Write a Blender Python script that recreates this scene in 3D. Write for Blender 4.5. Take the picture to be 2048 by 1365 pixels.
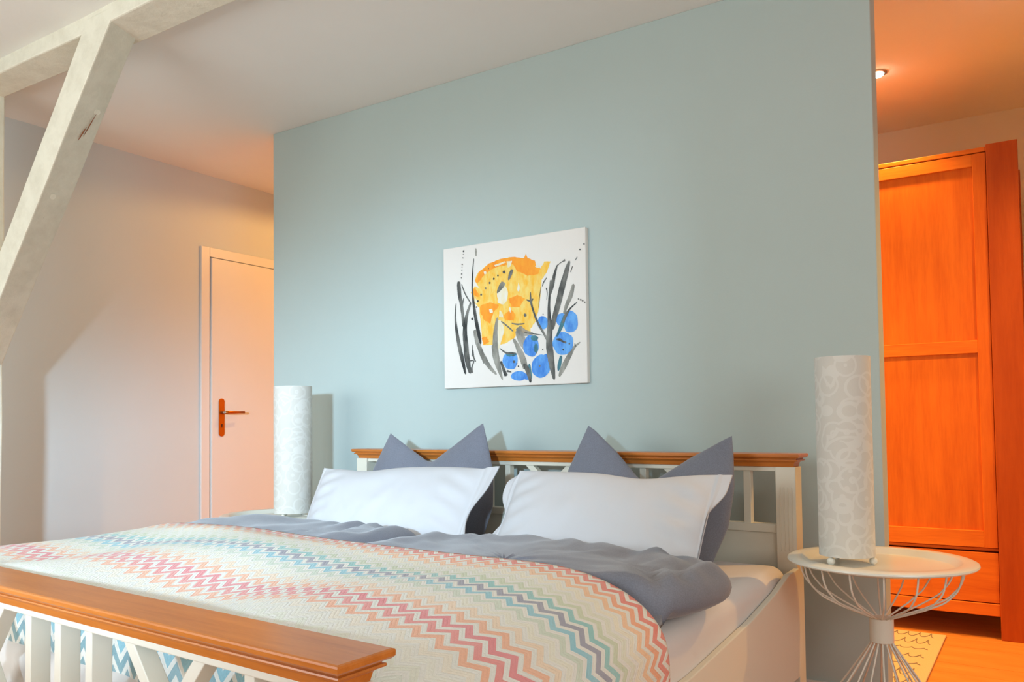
import bpy, bmesh, math, random
from mathutils import Vector, Matrix, noise
random.seed(7)
scene = bpy.context.scene
for o in list(bpy.data.objects):
    bpy.data.objects.remove(o)
C = scene.collection
S, K, R = math.sin, math.cos, math.radians

# ------------------------------------------------------------------ camera
EYE = 0.95
yaw, pit, rol = R(32.99), R(2.04), R(-0.6854)
fw = Vector((-S(yaw) * K(pit), K(yaw) * K(pit), S(pit)))
r0 = Vector((K(yaw), S(yaw), 0)); u0 = r0.cross(fw)
rt = r0 * K(rol) + u0 * S(rol); upv = u0 * K(rol) - r0 * S(rol)
cam_data = bpy.data.cameras.new('camera'); cam = bpy.data.objects.new('camera', cam_data); C.objects.link(cam)
m3 = Matrix((rt, upv, -fw)).transposed()
cam.matrix_world = Matrix.Translation((0, 0, EYE)) @ m3.to_4x4()
cam_data.sensor_width = 36.0; cam_data.lens = 1634.0 / 2048 * 36
cam_data.shift_y = (790.16 - 682.5) / 2048
cam_data.clip_start = 0.02
scene.camera = cam

# ------------------------------------------------------------------ light
scene.view_settings.view_transform = 'Standard'; scene.view_settings.look = 'None'
scene.view_settings.gamma = 1.0; scene.view_settings.exposure = 0.1
scene.view_settings.use_curve_mapping = False
w = bpy.data.worlds.new('world'); scene.world = w; w.use_nodes = True
w.node_tree.nodes['Background'].inputs[0].default_value = (0.86, 0.93, 1.0, 1)
w.node_tree.nodes['Background'].inputs[1].default_value = 1.0

def area(name, loc, target, sx, sy, power, col, spread=180):
    l = bpy.data.lights.new(name, 'AREA'); l.shape = 'RECTANGLE'; l.size = sx; l.size_y = sy
    l.energy = power; l.color = col; l.spread = R(spread)
    o = bpy.data.objects.new(name, l); C.objects.link(o); o.location = loc
    o.rotation_euler = (Vector(target) - Vector(loc)).to_track_quat('-Z', 'Y').to_euler()
    return o
# daylight through the dormer window behind the camera, then two added fill lights
area('dormer_daylight', (-0.2, -1.85, 1.45), (-3.7, 2.6, 1.2), 0.24, 0.17, 106, (0.55, 0.79, 1.0), 116)
area('rear_fill_light', (-2.75, -1.0, 1.45), (-2.6, 3.0, 1.7), 1.8, 1.1, 40, (0.90, 0.99, 1.0))
area('right_fill_light', (1.86, -0.1, 1.5), (-3.0, 1.6, 1.3), 1.5, 1.15, 32, (0.90, 0.99, 1.0))

# ------------------------------------------------------------------ room constants
D = 2.954          # face of the partition wall
XL = -4.33         # left wall
ZC = 2.525         # ceiling
PX0, PX1 = -3.43, -0.452
YB = 4.85          # wall behind the partition
YR = -1.05         # wall behind the camera
XR = 1.9

# ------------------------------------------------------------------ helpers
def obj(name, verts, faces, mat=None, parent=None, smooth=False):
    me = bpy.data.meshes.new(name); me.from_pydata([tuple(v) for v in verts], [], faces); me.update()
    o = bpy.data.objects.new(name, me); C.objects.link(o)
    if mat: me.materials.append(mat)
    if parent: o.parent = parent
    if smooth:
        for p in me.polygons: p.use_smooth = True
    return o
def fix_normals(o):
    bm = bmesh.new(); bm.from_mesh(o.data); bmesh.ops.recalc_face_normals(bm, faces=bm.faces); bm.to_mesh(o.data); bm.free(); return o
BF = [(0, 3, 2, 1), (4, 5, 6, 7), (0, 1, 5, 4), (1, 2, 6, 5), (2, 3, 7, 6), (3, 0, 4, 7)]
def boxv(a, b):
    x0, y0, z0 = a; x1, y1, z1 = b
    return [(x0, y0, z0), (x1, y0, z0), (x1, y1, z0), (x0, y1, z0), (x0, y0, z1), (x1, y0, z1), (x1, y1, z1), (x0, y1, z1)]
def bev(o, wd, seg=2):
    m = o.modifiers.new('bevel', 'BEVEL'); m.width = wd; m.segments = seg; m.limit_method = 'ANGLE'; m.angle_limit = R(40); return o
def box(name, a, b, mat, parent=None, bevel=0):
    a2 = [min(p, q) for p, q in zip(a, b)]; b2 = [max(p, q) for p, q in zip(a, b)]
    o = obj(name, boxv(a2, b2), BF, mat, parent)
    if bevel: bev(o, bevel)
    return o
def boxes(name, lst, mat, parent=None, bevel=0):
    V, F = [], []
    for a, b in lst:
        n = len(V); V += boxv(a, b); F += [tuple(i + n for i in f) for f in BF]
    o = obj(name, V, F, mat, parent)
    if bevel: bev(o, bevel)
    return o
def prism(name, pts, d0, d1, plane, mat, parent=None, bevel=0):
    """polygon extruded: plane 'xz' -> along y, 'yz' -> along x, 'xy' -> along z"""
    n = len(pts)
    f = {'xz': lambda p, d: (p[0], d, p[1]), 'yz': lambda p, d: (d, p[0], p[1]), 'xy': lambda p, d: (p[0], p[1], d)}[plane]
    V = [f(p, d0) for p in pts] + [f(p, d1) for p in pts]
    F = [tuple(range(n))[::-1], tuple(range(n, 2 * n))] + [(i, (i + 1) % n, n + (i + 1) % n, n + i) for i in range(n)]
    o = fix_normals(obj(name, V, F, mat, parent))
    if bevel: bev(o, bevel)
    return o
def lathe(name, prof, mat, parent=None, n=48, loc=(0, 0, 0), smooth=True):
    V, F = [], []
    for r, z in prof:
        for i in range(n):
            a = 2 * math.pi * i / n; V.append((loc[0] + r * K(a), loc[1] + r * S(a), loc[2] + z))
    for j in range(len(prof) - 1):
        for i in range(n):
            F.append((j * n + i, j * n + (i + 1) % n, (j + 1) * n + (i + 1) % n, (j + 1) * n + i))
    F.append(tuple(range(n))[::-1]); F.append(tuple((len(prof) - 1) * n + i for i in range(n)))
    o = fix_normals(obj(name, V, F, mat, parent, smooth))
    if smooth: autosmooth(o)
    return o
def autosmooth(o, ang=35):
    bm = bmesh.new(); bm.from_mesh(o.data)
    for e in bm.edges:
        if len(e.link_faces) == 2 and e.calc_face_angle(0) > R(ang): e.smooth = False
    bm.to_mesh(o.data); bm.free(); return o
def tube_geo(path, r, n=8, close=False):
    P = [Vector(p) for p in path]; V, F = [], []; m = len(P)
    rs = r if isinstance(r, (list, tuple)) else [r] * m
    up = None
    for i, p in enumerate(P):
        if close: t = P[(i + 1) % m] - P[i - 1]
        else: t = P[min(i + 1, m - 1)] - P[max(i - 1, 0)]
        t.normalize()
        if up is None:
            up = t.orthogonal().normalized()
        up = (up - t * up.dot(t)).normalized(); s = t.cross(up)
        for k in range(n):
            a = 2 * math.pi * k / n; V.append(p + (up * K(a) + s * S(a)) * rs[i])
    for i in range(m if close else m - 1):
        j = (i + 1) % m
        for k in range(n):
            F.append((i * n + k, i * n + (k + 1) % n, j * n + (k + 1) % n, j * n + k))
    if not close:
        F.append(tuple(range(n))[::-1]); F.append(tuple((m - 1) * n + k for k in range(n)))
    return V, F
def tube(name, path, r, mat, parent=None, n=8, close=False):
    V, F = tube_geo(path, r, n, close); return obj(name, V, F, mat, parent, True)
def ball(name, c, r, mat, parent=None, seg=20):
    bm = bmesh.new(); bmesh.ops.create_uvsphere(bm, u_segments=seg, v_segments=seg // 2, radius=r)
    me = bpy.data.meshes.new(name); bm.to_mesh(me); bm.free(); o = bpy.data.objects.new(name, me); C.objects.link(o)
    me.materials.append(mat); o.location = c; o.parent = parent
    for p in me.polygons: p.use_smooth = True
    return o
def empty(name, loc, rz=0):
    o = bpy.data.objects.new(name, None); C.objects.link(o); o.location = loc; o.rotation_euler = (0, 0, rz); o.empty_display_size = 0.05; return o
def tag(o, label, cat, group=None):
    o['label'] = label; o['category'] = cat
    if group: o['group'] = group
    return o
def struct(o): o['kind'] = 'structure'; return o
def sstep(a, b, x):
    t = max(0, min(1, (x - a) / (b - a))); return t * t * (3 - 2 * t)
def lerp_list(xs, ys, x):
    if x <= xs[0]: return ys[0]
    for i in range(len(xs) - 1):
        if x <= xs[i + 1]:
            t = (x - xs[i]) / (xs[i + 1] - xs[i]); return ys[i] + (ys[i + 1] - ys[i]) * t
    return ys[-1]

# ------------------------------------------------------------------ materials
def srgb(r, g, b):
    f = lambda c: (c / 255 / 12.92) if c / 255 <= 0.04045 else ((c / 255 + 0.055) / 1.055) ** 2.4
    return (f(r), f(g), f(b), 1)
class NT:
    def __init__(s, name):
        s.m = bpy.data.materials.new(name); s.m.use_nodes = True; s.t = s.m.node_tree; s.b = s.t.nodes['Principled BSDF']
    def n(s, typ, **kw):
        x = s.t.nodes.new(typ)
        for k, v in kw.items(): setattr(x, k, v)
        return x
    def l(s, a, b): s.t.links.new(a, b)
    def math(s, op, a, b=None, c=None):
        x = s.n('ShaderNodeMath', operation=op)
        for i, v in enumerate((a, b, c)):
            if v is None: continue
            if isinstance(v, (int, float)): x.inputs[i].default_value = v
            else: s.l(v, x.inputs[i])
        return x.outputs[0]
    def mix(s, fac, a, b):
        x = s.n('ShaderNodeMix', data_type='RGBA')
        for i, v in ((0, fac), (6, a), (7, b)):
            if isinstance(v, (int, float)): x.inputs[i].default_value = v
            elif isinstance(v, tuple): x.inputs[i].default_value = v
            else: s.l(v, x.inputs[i])
        return x.outputs[2]
    def noise(s, scale, detail=3, rough=.5, vec=None):
        x = s.n('ShaderNodeTexNoise'); x.inputs['Scale'].default_value = scale; x.inputs['Detail'].default_value = detail; x.inputs['Roughness'].default_value = rough
        if vec is not None: s.l(vec, x.inputs['Vector'])
        return x.outputs['Fac']
    def coords(s, scale=(1, 1, 1), kind='Object'):
        c = s.n('ShaderNodeTexCoord'); mp = s.n('ShaderNodeMapping'); mp.inputs['Scale'].default_value = scale
        s.l(c.outputs[kind], mp.inputs['Vector']); return mp.outputs[0]
    def ramp(s, fac, stops, interp='LINEAR'):
        x = s.n('ShaderNodeValToRGB'); cr = x.color_ramp; cr.interpolation = interp
        while len(cr.elements) < len(stops): cr.elements.new(0.5)
        for e, (p, col) in zip(cr.elements, stops): e.position = p; e.color = col
        s.l(fac, x.inputs[0]); return x.outputs[0]
    def bump(s, h, strength, dist=0.01):
        x = s.n('ShaderNodeBump'); x.inputs['Strength'].default_value = strength; x.inputs['Distance'].default_value = dist
        s.l(h, x.inputs['Height']); s.l(x.outputs[0], s.b.inputs['Normal'])
    def col(s, v):
        if isinstance(v, tuple): s.b.inputs['Base Color'].default_value = v
        else: s.l(v, s.b.inputs['Base Color'])
    def rough(s, v): s.b.inputs['Roughness'].default_value = v
def plaster(name, c, var=.04, bump=.12):
    m = NT(name); v = m.coords(); n = m.noise(3, 4, .6, v)
    c2 = tuple(x * (1 - var) for x in c[:3]) + (1,)
    m.col(m.mix(n, c2, c)); m.rough(.85); m.b.inputs['Specular IOR Level'].default_value = .2
    m.bump(m.noise(220, 3, .6, v), bump, .002); return m.m
def wood(name, c1, c2, scale=(1.2, 14, 14), rough=.38, coat=0):
    m = NT(name); v = m.coords(scale); n = m.noise(2.2, 6, .62, v); n2 = m.noise(14, 3, .5, v)
    f = m.math('ADD', m.math('MULTIPLY', n, .75), m.math('MULTIPLY', n2, .25))
    m.col(m.ramp(f, [(.32, c1), (.68, c2)])); m.rough(rough)
    m.bump(f, .06, .004); m.b.inputs['Specular IOR Level'].default_value = .25; m.b.inputs['Coat Weight'].default_value = coat; m.b.inputs['Coat Roughness'].default_value = .25
    return m.m
def paint(name, c, rough=.45, var=.03, bump=.05, scale=6):
    m = NT(name); v = m.coords(); n = m.noise(scale, 4, .6, v)
    m.col(m.mix(n, tuple(x * (1 - var) for x in c[:3]) + (1,), c)); m.rough(rough); m.bump(n, bump, .01); return m.m
def fabric(name, c, var=.2, weave=900, sheen=.3, wr=.0):
    m = NT(name); v = m.coords(); n = m.noise(weave, 2, .7, v); n2 = m.noise(9, 4, .6, v)
    dark = tuple(x * (1 - var) for x in c[:3]) + (1,)
    m.col(m.mix(m.math('ADD', m.math('MULTIPLY', n, .7), m.math('MULTIPLY', n2, .3)), dark, c)); m.rough(.95)
    m.b.inputs['Sheen Weight'].default_value = sheen; m.b.inputs['Specular IOR Level'].default_value = .15
    h = m.math('ADD', m.math('MULTIPLY', n, .12), m.math('MULTIPLY', n2, wr)); m.bump(h, .35, .004); return m.m
def metal(name, c, rough=.3):
    m = NT(name); m.col(c); m.rough(rough); m.b.inputs['Metallic'].default_value = 1; m.bump(m.noise(60, 2, .5, m.coords()), .03, .001); return m.m

M_blue = plaster('pale_blue_wall_paint', srgb(184, 197, 193))
M_white = plaster('off_white_wall_paint', srgb(222, 216, 208))
M_left = plaster('cool_white_wall_paint', srgb(205, 209, 208))
M_ceil = plaster('white_ceiling_paint', srgb(244, 243, 238))
M_dorm = plaster('dormer_white', srgb(225, 222, 212))
M_trimw = paint('white_trim_gloss', srgb(228, 222, 214), .35)
M_door = paint('door_white', srgb(222, 216, 210), .4)
M_cream = paint('cream_bed_paint', srgb(228, 222, 205), .42, .05)
M_honey = wood('honey_pine', srgb(186, 104, 38), srgb(212, 128, 56), (1.4, 16, 16), .3, .3)
M_cherry = wood('wardrobe_wood', srgb(200, 98, 30), srgb(226, 124, 42), (10, 10, .9), .4)
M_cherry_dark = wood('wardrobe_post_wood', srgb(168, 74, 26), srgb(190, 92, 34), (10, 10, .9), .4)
M_cherry2 = wood('wardrobe_wood_rail', srgb(206, 104, 34), srgb(234, 136, 48), (.9, 10, 10), .4)
M_floor = wood('oak_floor', srgb(194, 120, 56), srgb(218, 146, 78), (.8, 9, 9), .35)
M_slate = fabric('slate_linen', srgb(142, 145, 158), .62, 330)
M_linenw = fabric('white_cotton', srgb(210, 210, 213), .03, 700, .1)
M_sheet = fabric('sheet_cotton', srgb(226, 218, 212), .04, 500, .1)
M_metalw = paint('white_powder_coat', srgb(230, 227, 214), .26, .02)
M_brass = metal('brass', srgb(196, 112, 38), .32)
M_steel = metal('steel', srgb(190, 188, 180), .3)
M_dark = paint('dark_void', srgb(18, 12, 8), .8)
M_canvas = fabric('primed_canvas', srgb(232, 226, 218), .03, 500, 0)
def timber():
    m = NT('whitewashed_timber'); v = m.coords((6, 6, 6)); n = m.noise(2, 6, .65, v); n2 = m.noise(.8, 3, .5, v); n3 = m.noise(7, 4, .7, v)
    a = m.ramp(n, [(.3, srgb(222, 217, 198)), (.6, srgb(236, 232, 214))])
    wear = m.math('GREATER_THAN', m.math('ADD', m.math('MULTIPLY', n3, .6), m.math('MULTIPLY', n2, .4)), .70)
    m.col(m.mix(m.math('MULTIPLY', wear, .3), a, srgb(150, 130, 98))); m.rough(.7)
    m.bump(m.math('ADD', n, m.math('MULTIPLY', n3, .5)), .25, .012); return m.m
M_timber = timber()

def lampshade():
    m = NT('scroll_paper_shade'); v = m.coords((1, 1, 1))
    def rings(scale, k, seedoff):
        vo = m.n('ShaderNodeTexVoronoi', feature='F1'); vo.inputs['Scale'].default_value = scale; vo.inputs['Randomness'].default_value = .8
        mp = m.n('ShaderNodeMapping'); mp.inputs['Location'].default_value = (seedoff, seedoff * .7, seedoff * 1.3); m.l(v, mp.inputs['Vector'])
        m.l(mp.outputs[0], vo.inputs['Vector'])
        s_ = m.math('SINE', m.math('MULTIPLY', vo.outputs['Distance'], k))
        return m.math('GREATER_THAN', s_, .72)
    f = m.math('MAXIMUM', rings(13, 17, 0), rings(18, 14, 3.3))
    m.col(m.mix(f, srgb(210, 206, 197), srgb(218, 215, 207))); m.rough(.8)
    m.bump(f, .12, .003)
    m.b.inputs['Subsurface Weight'].default_value = .15; m.b.inputs['Subsurface Radius'].default_value = (.02, .02, .015)
    return m.m
M_shade = lampshade()

# ------------------------------------------------------------------ structure
fl = struct(box('floor', (XL - .1, YR - .1, -.12), (XR + .1, YB + .1, -.022), M_floor))
me_pl = {}
rows = int((YB - YR) / .14) + 1
pw = (YB - YR) / rows
for r in range(rows):
    y = YR + r * pw; x = XL - random.uniform(0, 1.4)
    while x < XR:
        x2 = min(x + 1.9, XR); x1 = max(x, XL)
        L = round(x2 - x1, 3)
        if L > .05:
            key = L
            if key not in me_pl:
                o = box('plank', (0, 0, -.022), (L - .0012, pw - .0012, 0), M_floor); me_pl[key] = o.data
                bev(o, .0008, 1)
            else:
                o = bpy.data.objects.new('plank', me_pl[key]); C.objects.link(o)
            o.location = (x1, y, random.uniform(-.0003, .0003)); o.parent = fl
        x = x2
struct(box('ceiling', (XL - .1, YR - .1, ZC), (XR + .1, YB + .1, ZC + .1), M_ceil))
struct(box('wall_left', (XL - .12, YR - .1, -.02), (XL, YB + .1, ZC), M_left))
struct(box('wall_partition', (PX0, D, -.02), (PX1, D + .095, ZC), M_blue, None, .003))
struct(box('wall_back', (XL, YB, -.02), (XR, YB + .12, ZC), M_white))
# wall behind the camera with a dormer opening shaped to clip the light
ox0, ox1, oz0 = -1.30, -0.36, 1.14
head = lambda x: 1.655 + .248 * x
V, F = [], []
def quadprism(pts):
    n = len(V)
    V.extend([(p[0], YR, p[1]) for p in pts] + [(p[0], YR - .12, p[1]) for p in pts]); k = len(pts)
    F.append(tuple(n + i for i in range(k))[::-1]); F.append(tuple(n + k + i for i in range(k)))
    for i in range(k): F.append((n + i, n + (i + 1) % k, n + k + (i + 1) % k, n + k + i))
quadprism([(XL, -.02), (-3.70, -.02), (-3.70, ZC), (XL, ZC)])
quadprism([(-1.80, -.02), (ox0, -.02), (ox0, ZC), (-1.80, ZC)])
quadprism([(-3.70, -.02), (-1.80, -.02), (-1.80, .88), (-3.70, .88)])
quadprism([(-3.70, 2.02), (-1.80, 2.02), (-1.80, ZC), (-3.70, ZC)])
quadprism([(ox1, -.02), (XR, -.02), (XR, ZC), (ox1, ZC)])
quadprism([(ox0, -.02), (ox1, -.02), (ox1, oz0), (ox0, oz0)])
quadprism([(ox0, head(ox0)), (ox1, head(ox1)), (ox1, ZC), (ox0, ZC)])
struct(fix_normals(obj('wall_rear', V, F, M_white)))
w1 = struct(prism('window_1', [(ox0, oz0), (ox1, oz0), (ox1, oz0 + .05), (ox0, oz0 + .05)], YR + .01, YR - .13, 'xz', M_trimw))
box('frame_stile', (ox0, YR - .11, oz0), (ox0 + .05, YR - .05, head(ox0 + .05)), M_trimw, w1)
box('frame_stile', (ox1 - .05, YR - .11, oz0), (ox1, YR - .05, head(ox1 - .05)), M_trimw, w1)
w2x0, w2x1, w2z0, w2z1 = -3.70, -1.80, .88, 2.02
w2 = struct(box('fill_window_2', (w2x0, YR - .13, w2z0 - .03), (w2x1, YR + .01, w2z0), M_trimw))  # unseen window, added to hold the rear fill light
for x in (w2x0, w2x1 - .05, (w2x0 + w2x1) / 2 - .03): box('frame_stile', (x, YR - .10, w2z0), (x + .05, YR - .05, w2z1), M_trimw, w2)
for z in (w2z0, w2z1 - .05): box('frame_rail', (w2x0, YR - .10, z), (w2x1, YR - .05, z + .05), M_trimw, w2)
wy0, wy1, wz0, wz1 = -.86, .68, .90, 2.10
struct(boxes('wall_right', [((XR, YR - .1, -.02), (XR + .12, wy0, ZC)), ((XR, wy1, -.02), (XR + .12, YB + .1, ZC)), ((XR, wy0, -.02), (XR + .12, wy1, wz0)), ((XR, wy0, wz1), (XR + .12, wy1, ZC))], M_white))
w3 = struct(box('fill_window_3', (XR - .01, wy0, wz0 - .03), (XR + .14, wy1, wz0), M_trimw))  # another unseen added window, around the fill light on the right
for y in (wy0, wy1 - .05, (wy0 + wy1) / 2 - .025): box('frame_stile', (XR + .06, y, wz0), (XR + .11, y + .05, wz1), M_trimw, w3)
for z in (wz0, wz1 - .05): box('frame_rail', (XR + .06, wy0, z), (XR + .11, wy1, z + .05), M_trimw, w3)
struct(box('light_block_wall', (.28, D, -.02), (XR, D + .095, ZC), M_white))  # out-of-view wall added to keep window light off the wardrobe
struct(box('baseboard_partition', (PX0, D - .014, 0), (PX1, D, .055), M_trimw, None, .003))
struct(box('baseboard_back', (-3.6, YB - .014, 0), (XR, YB, .055), M_trimw, None, .003))
struct(boxes('baseboard_left', [((XL, YR, 0), (XL + .014, 3.14, .055)), ((XL, 4.13, 0), (XL + .014, YB - .014, .055))], M_trimw, None, .003))

# door on the left wall
dr = struct(obj('door_1', *(lambda l: ([v for a, b in l for v in boxv(a, b)], [tuple(i + 8 * k for i in f) for k in range(len(l)) for f in BF]))(
    [((XL, 3.155, 0), (XL + .016, 3.215, 2.072)), ((XL, 4.065, 0), (XL + .016, 4.125, 2.072)), ((XL, 3.215, 2.012), (XL + .016, 4.065, 2.072))]), M_door))
bev(dr, .003)
leaf = box('door_leaf', (XL + .001, 3.2215, .008), (XL + .027, 4.0585, 2.006), M_door, dr, .004)
plate_pts = []
pc, phw, pz0, pz1 = 3.291, .0205, .893, 1.131
for k in range(13):
    a = math.pi * k / 12; plate_pts.append((pc + phw * K(a), pz1 - phw + phw * S(a)))
for k in range(13):
    a = math.pi + math.pi * k / 12; plate_pts.append((pc + phw * K(a), pz0 + phw + phw * S(a)))
plate = prism('handle_plate', plate_pts, XL + .0272, XL + .0335, 'yz', M_brass, leaf, .002); plate['label'] = 'long rounded brass handle plate'
keyh = [(pc - .003, .948), (pc + .003, .948), (pc + .003, .962)] + [(pc + .0045 * K(a * math.pi / 6), .966 + .0045 * S(a * math.pi / 6)) for a in range(-1, 8)] + [(pc - .003, .962)]
prism('keyhole', keyh, XL + .0334, XL + .0342, 'yz', M_dark, leaf)
lz = 1.043
tube('lever_neck', [(XL + .033, pc, lz), (XL + .085, pc, lz)], .0095, M_steel, leaf, 16)
hd = tube('lever_handle', [(XL + .08, pc - .008, lz), (XL + .085, pc + .015, lz), (XL + .086, pc + .06, lz), (XL + .084, pc + .13, lz + .001)], [.0095, .0095, .0085, .008], M_brass, leaf, 16)

# timber frame
tf = tag(empty('timber_frame', (-3.9, 1.76, 0)), 'white-painted old timber post, diagonal brace and ceiling beam at the left', 'timber frame')
TO = Vector((-3.9, 1.76, 0))
def timber_piece(name, ring_a, ring_b, n, amp, seed):
    V, F = [], []; k = len(ring_a)
    for i in range(n + 1):
        t = i / n
        for j in range(k):
            p = Vector(ring_a[j]).lerp(Vector(ring_b[j]), t)
            q = p * 2.3 + Vector((seed, j * .17, 0))
            p += Vector((noise.noise(q), noise.noise(q + Vector((9, 0, 0))), noise.noise(q + Vector((0, 9, 0))))) * amp
            V.append(p - TO)
    for i in range(n):
        for j in range(k): F.append((i * k + j, i * k + (j + 1) % k, (i + 1) * k + (j + 1) % k, (i + 1) * k + j))
    F.append(tuple(range(k))); F.append(tuple(n * k + j for j in range(k)))
    o = fix_normals(obj(name, V, F, M_timber, tf)); bev(o, .006, 2); return o
timber_piece('beam', [(XL + .001, 1.69, 2.463), (XL + .001, 1.815, 2.460), (XL + .001, 1.815, ZC + .03), (XL + .001, 1.69, ZC + .03)],
             [(XR - .01, 1.69, 2.460), (XR - .01, 1.97, 2.460), (XR - .01, 1.97, ZC + .03), (XR - .01, 1.69, ZC + .03)], 44, .006, 1)
timber_piece('post', [(-4.06, 1.69, 0), (-3.915, 1.69, 0), (-3.915, 1.83, 0), (-4.06, 1.83, 0)], [(-4.06, 1.69, 2.47), (-3.915, 1.69, 2.47), (-3.915, 1.83, 2.47), (-4.06, 1.83, 2.47)], 24, .005, 5)
br = timber_piece('brace', [(-3.985, 1.69, 1.290), (-3.985, 1.69, 1.104), (-3.985, 1.83, 1.165), (-3.985, 1.83, 1.290)],
             [(-3.0, 1.69, 2.51), (-2.805, 1.69, 2.51), (-2.865, 1.83, 2.51), (-3.0, 1.83, 2.51)], 22, .006, 9)
# split in the brace and two old peg holes
def on_brace(t, y):  # underside
    a = Vector((-3.985, y, 1.104 + (y - 1.69) / .14 * .061)); b = Vector((-2.805 - (y - 1.69) / .14 * .06, y, 2.51)); return a.lerp(b, t) - TO
M_split = paint('bare_split_wood', srgb(148, 92, 58), .8)
for t0, t1, y0, y1, w_ in ((.70, .735, 1.755, 1.768, .0028), (.712, .77, 1.770, 1.788, .0022)):
    pts = []
    for i in range(9):
        q = i / 8; pts.append(on_brace(t0 + (t1 - t0) * q, y0 + (y1 - y0) * q) + Vector((.002, 0, -.002)))
    tube('split', pts, [max(.0006, w_ * math.sin(math.pi * i / 8) ** .7) for i in range(9)], M_split, tf, 6)
for t_, y_ in ((.775, 1.79), (.555, 1.745)):
    p = on_brace(t_, y_); V, F = tube_geo([p - Vector((.004, 0, -.003)), p + Vector((.0012, 0, -.001))], .012, 16); obj('peg', V, F, M_timber, tf, False)

# ------------------------------------------------------------------ bed (own axes: u along the headboard, v to the wall)
BA = R(-2.8); BO = Vector((-.6482, 2.78, 0))
bed = tag(empty('bed', BO, BA), 'cream slatted double bed with honey-brown wooden caps on headboard and footboard', 'bed')
CAPL = 2.04
def cap(name, x0, x1, y0, y1, ztop, parent):
    prof = [(.004, 0), (.0008, -.0012), (0, -.004), (.0003, -.010), (.004, -.0135), (.0125, -.0145), (.0135, -.0185), (.0092, -.0192), (.0082, -.0215), (.0095, -.0238), (.017, -.0245), (.0185, -.027), (.0215, -.030), (.0235, -.0385), (.0245, -.0425)]
    V, F = [], []
    for ins, dz in prof:
        V += [(x0 + ins, y0 + ins, ztop + dz), (x1 - ins, y0 + ins, ztop + dz), (x1 - ins, y1 - ins, ztop + dz), (x0 + ins, y1 - ins, ztop + dz)]
    for i in range(len(prof) - 1):
        for j in range(4): F.append((i * 4 + j, i * 4 + (j + 1) % 4, i * 4 + 4 + (j + 1) % 4, i * 4 + 4 + j))
    F.append((0, 1, 2, 3)); F.append(tuple(len(V) - 4 + i for i in range(4))[::-1])
    o = fix_normals(obj(name, V, F, M_honey, parent)); o['label'] = 'honey-brown moulded wooden cap rail'; return o
def strip(name, a, b, wd, y0, y1, parent):
    """bar in the board plane from a to b (u,z), horizontal ends"""
    h = wd / 2 / abs((b[1] - a[1]) / math.hypot(b[0] - a[0], b[1] - a[1]))
    return prism(name, [(a[0] - h, a[1]), (a[0] + h, a[1]), (b[0] + h, b[1]), (b[0] - h, b[1])], y0, y1, 'xz', M_cream, parent, .0015)
# headboard
hz = .843
hb = boxes('headboard', [((-1.96, -.078, .785), (-.078, -.038, .8005)), ((-1.96, -.078, .585), (-.078, -.038, .612)), ((-1.96, -.070, .20), (-.078, -.046, .585))], M_cream, bed, .002)
cap('headboard_cap', -CAPL, 0, -.108, -.004, hz, hb)
for x0, x1 in ((-.082, -.017), (-CAPL + .017, -CAPL + .082)):
    p = box('post', (x0, -.09, 0), (x1, -.026, .8005), M_cream, hb, .002)
    for k in range(4):
        xx = x0 + .014 + k * .0123
        boxes('flute', [((xx - .0018, -.0925, .53), (xx + .0018, -.0895, .735))], M_cream, hb, .001)
HS = [-.183, -.567, -.667, -.767, -1.17, -1.27, -1.37, -1.757, -1.86]
for x in HS: strip('slat', (x, .611), (x, .786), .024, -.072, -.044, hb)
for c_ in (-.375, -.97, -1.563):
    strip('cross_bar', (c_ - .095, .786), (c_ + .095, .611), .024, -.072, -.046, hb)
    strip('cross_bar', (c_ + .095, .786), (c_ - .095, .611), .024, -.071, -.0465, hb)
# footboard
fz = .651
fb = boxes('footboard', [((-1.96, -2.015, .596), (-.078, -1.965, .6085)), ((-1.96, -2.015, .33), (-.078, -1.965, .36)), ((-1.96, -2.006, .17), (-.078, -1.974, .33))], M_cream, bed, .002)
cap('footboard_cap', -CAPL, .004, -2.042, -1.938, fz, fb)
for x0, x1 in ((-.082, -.017), (-CAPL + .017, -CAPL + .082)):
    box('post', (x0, -2.024, 0), (x1, -1.958, .6085), M_cream, fb, .002)
for x in (-.213, -.663, -.775, -.89, -1.335, -1.447, -1.56, -1.80): strip('slat', (x, .359), (x, .597), .023, -2.012, -1.975, fb)
for c_ in (-.436, -1.112, -1.68):
    strip('cross_bar', (c_ - .1, .597), (c_ + .1, .359), .024, -2.011, -1.978, fb)
    strip('cross_bar', (c_ + .1, .597), (c_ - .1, .359), .024, -2.010, -1.979, fb)
rail_pts = [(-1.962, .14), (-.086, .14), (-.086, .478), (-.185, .474), (-.32, .438), (-.53, .400), (-.80, .367), (-.93, .352), (-1.15, .340), (-1.5, .335), (-1.962, .335)]
for x in (-.031, -CAPL + .014): prism('side_rail', rail_pts, x, x + .018, 'yz', M_cream, bed, .003)
boxes('bed_base', [((-CAPL + .047, -1.96, .22), (-.047, -.09, .25))], M_cream, bed)

# bed-local objects (mattress, duvets, quilt, pillows) are things of their own
def bedthing(o, label, cat, group=None):
    o.location = BO; o.rotation_euler = (0, 0, BA); return tag(o, label, cat, group)
def nz(x, y, z=0.0): return noise.noise(Vector((x, y, z)))

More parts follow.
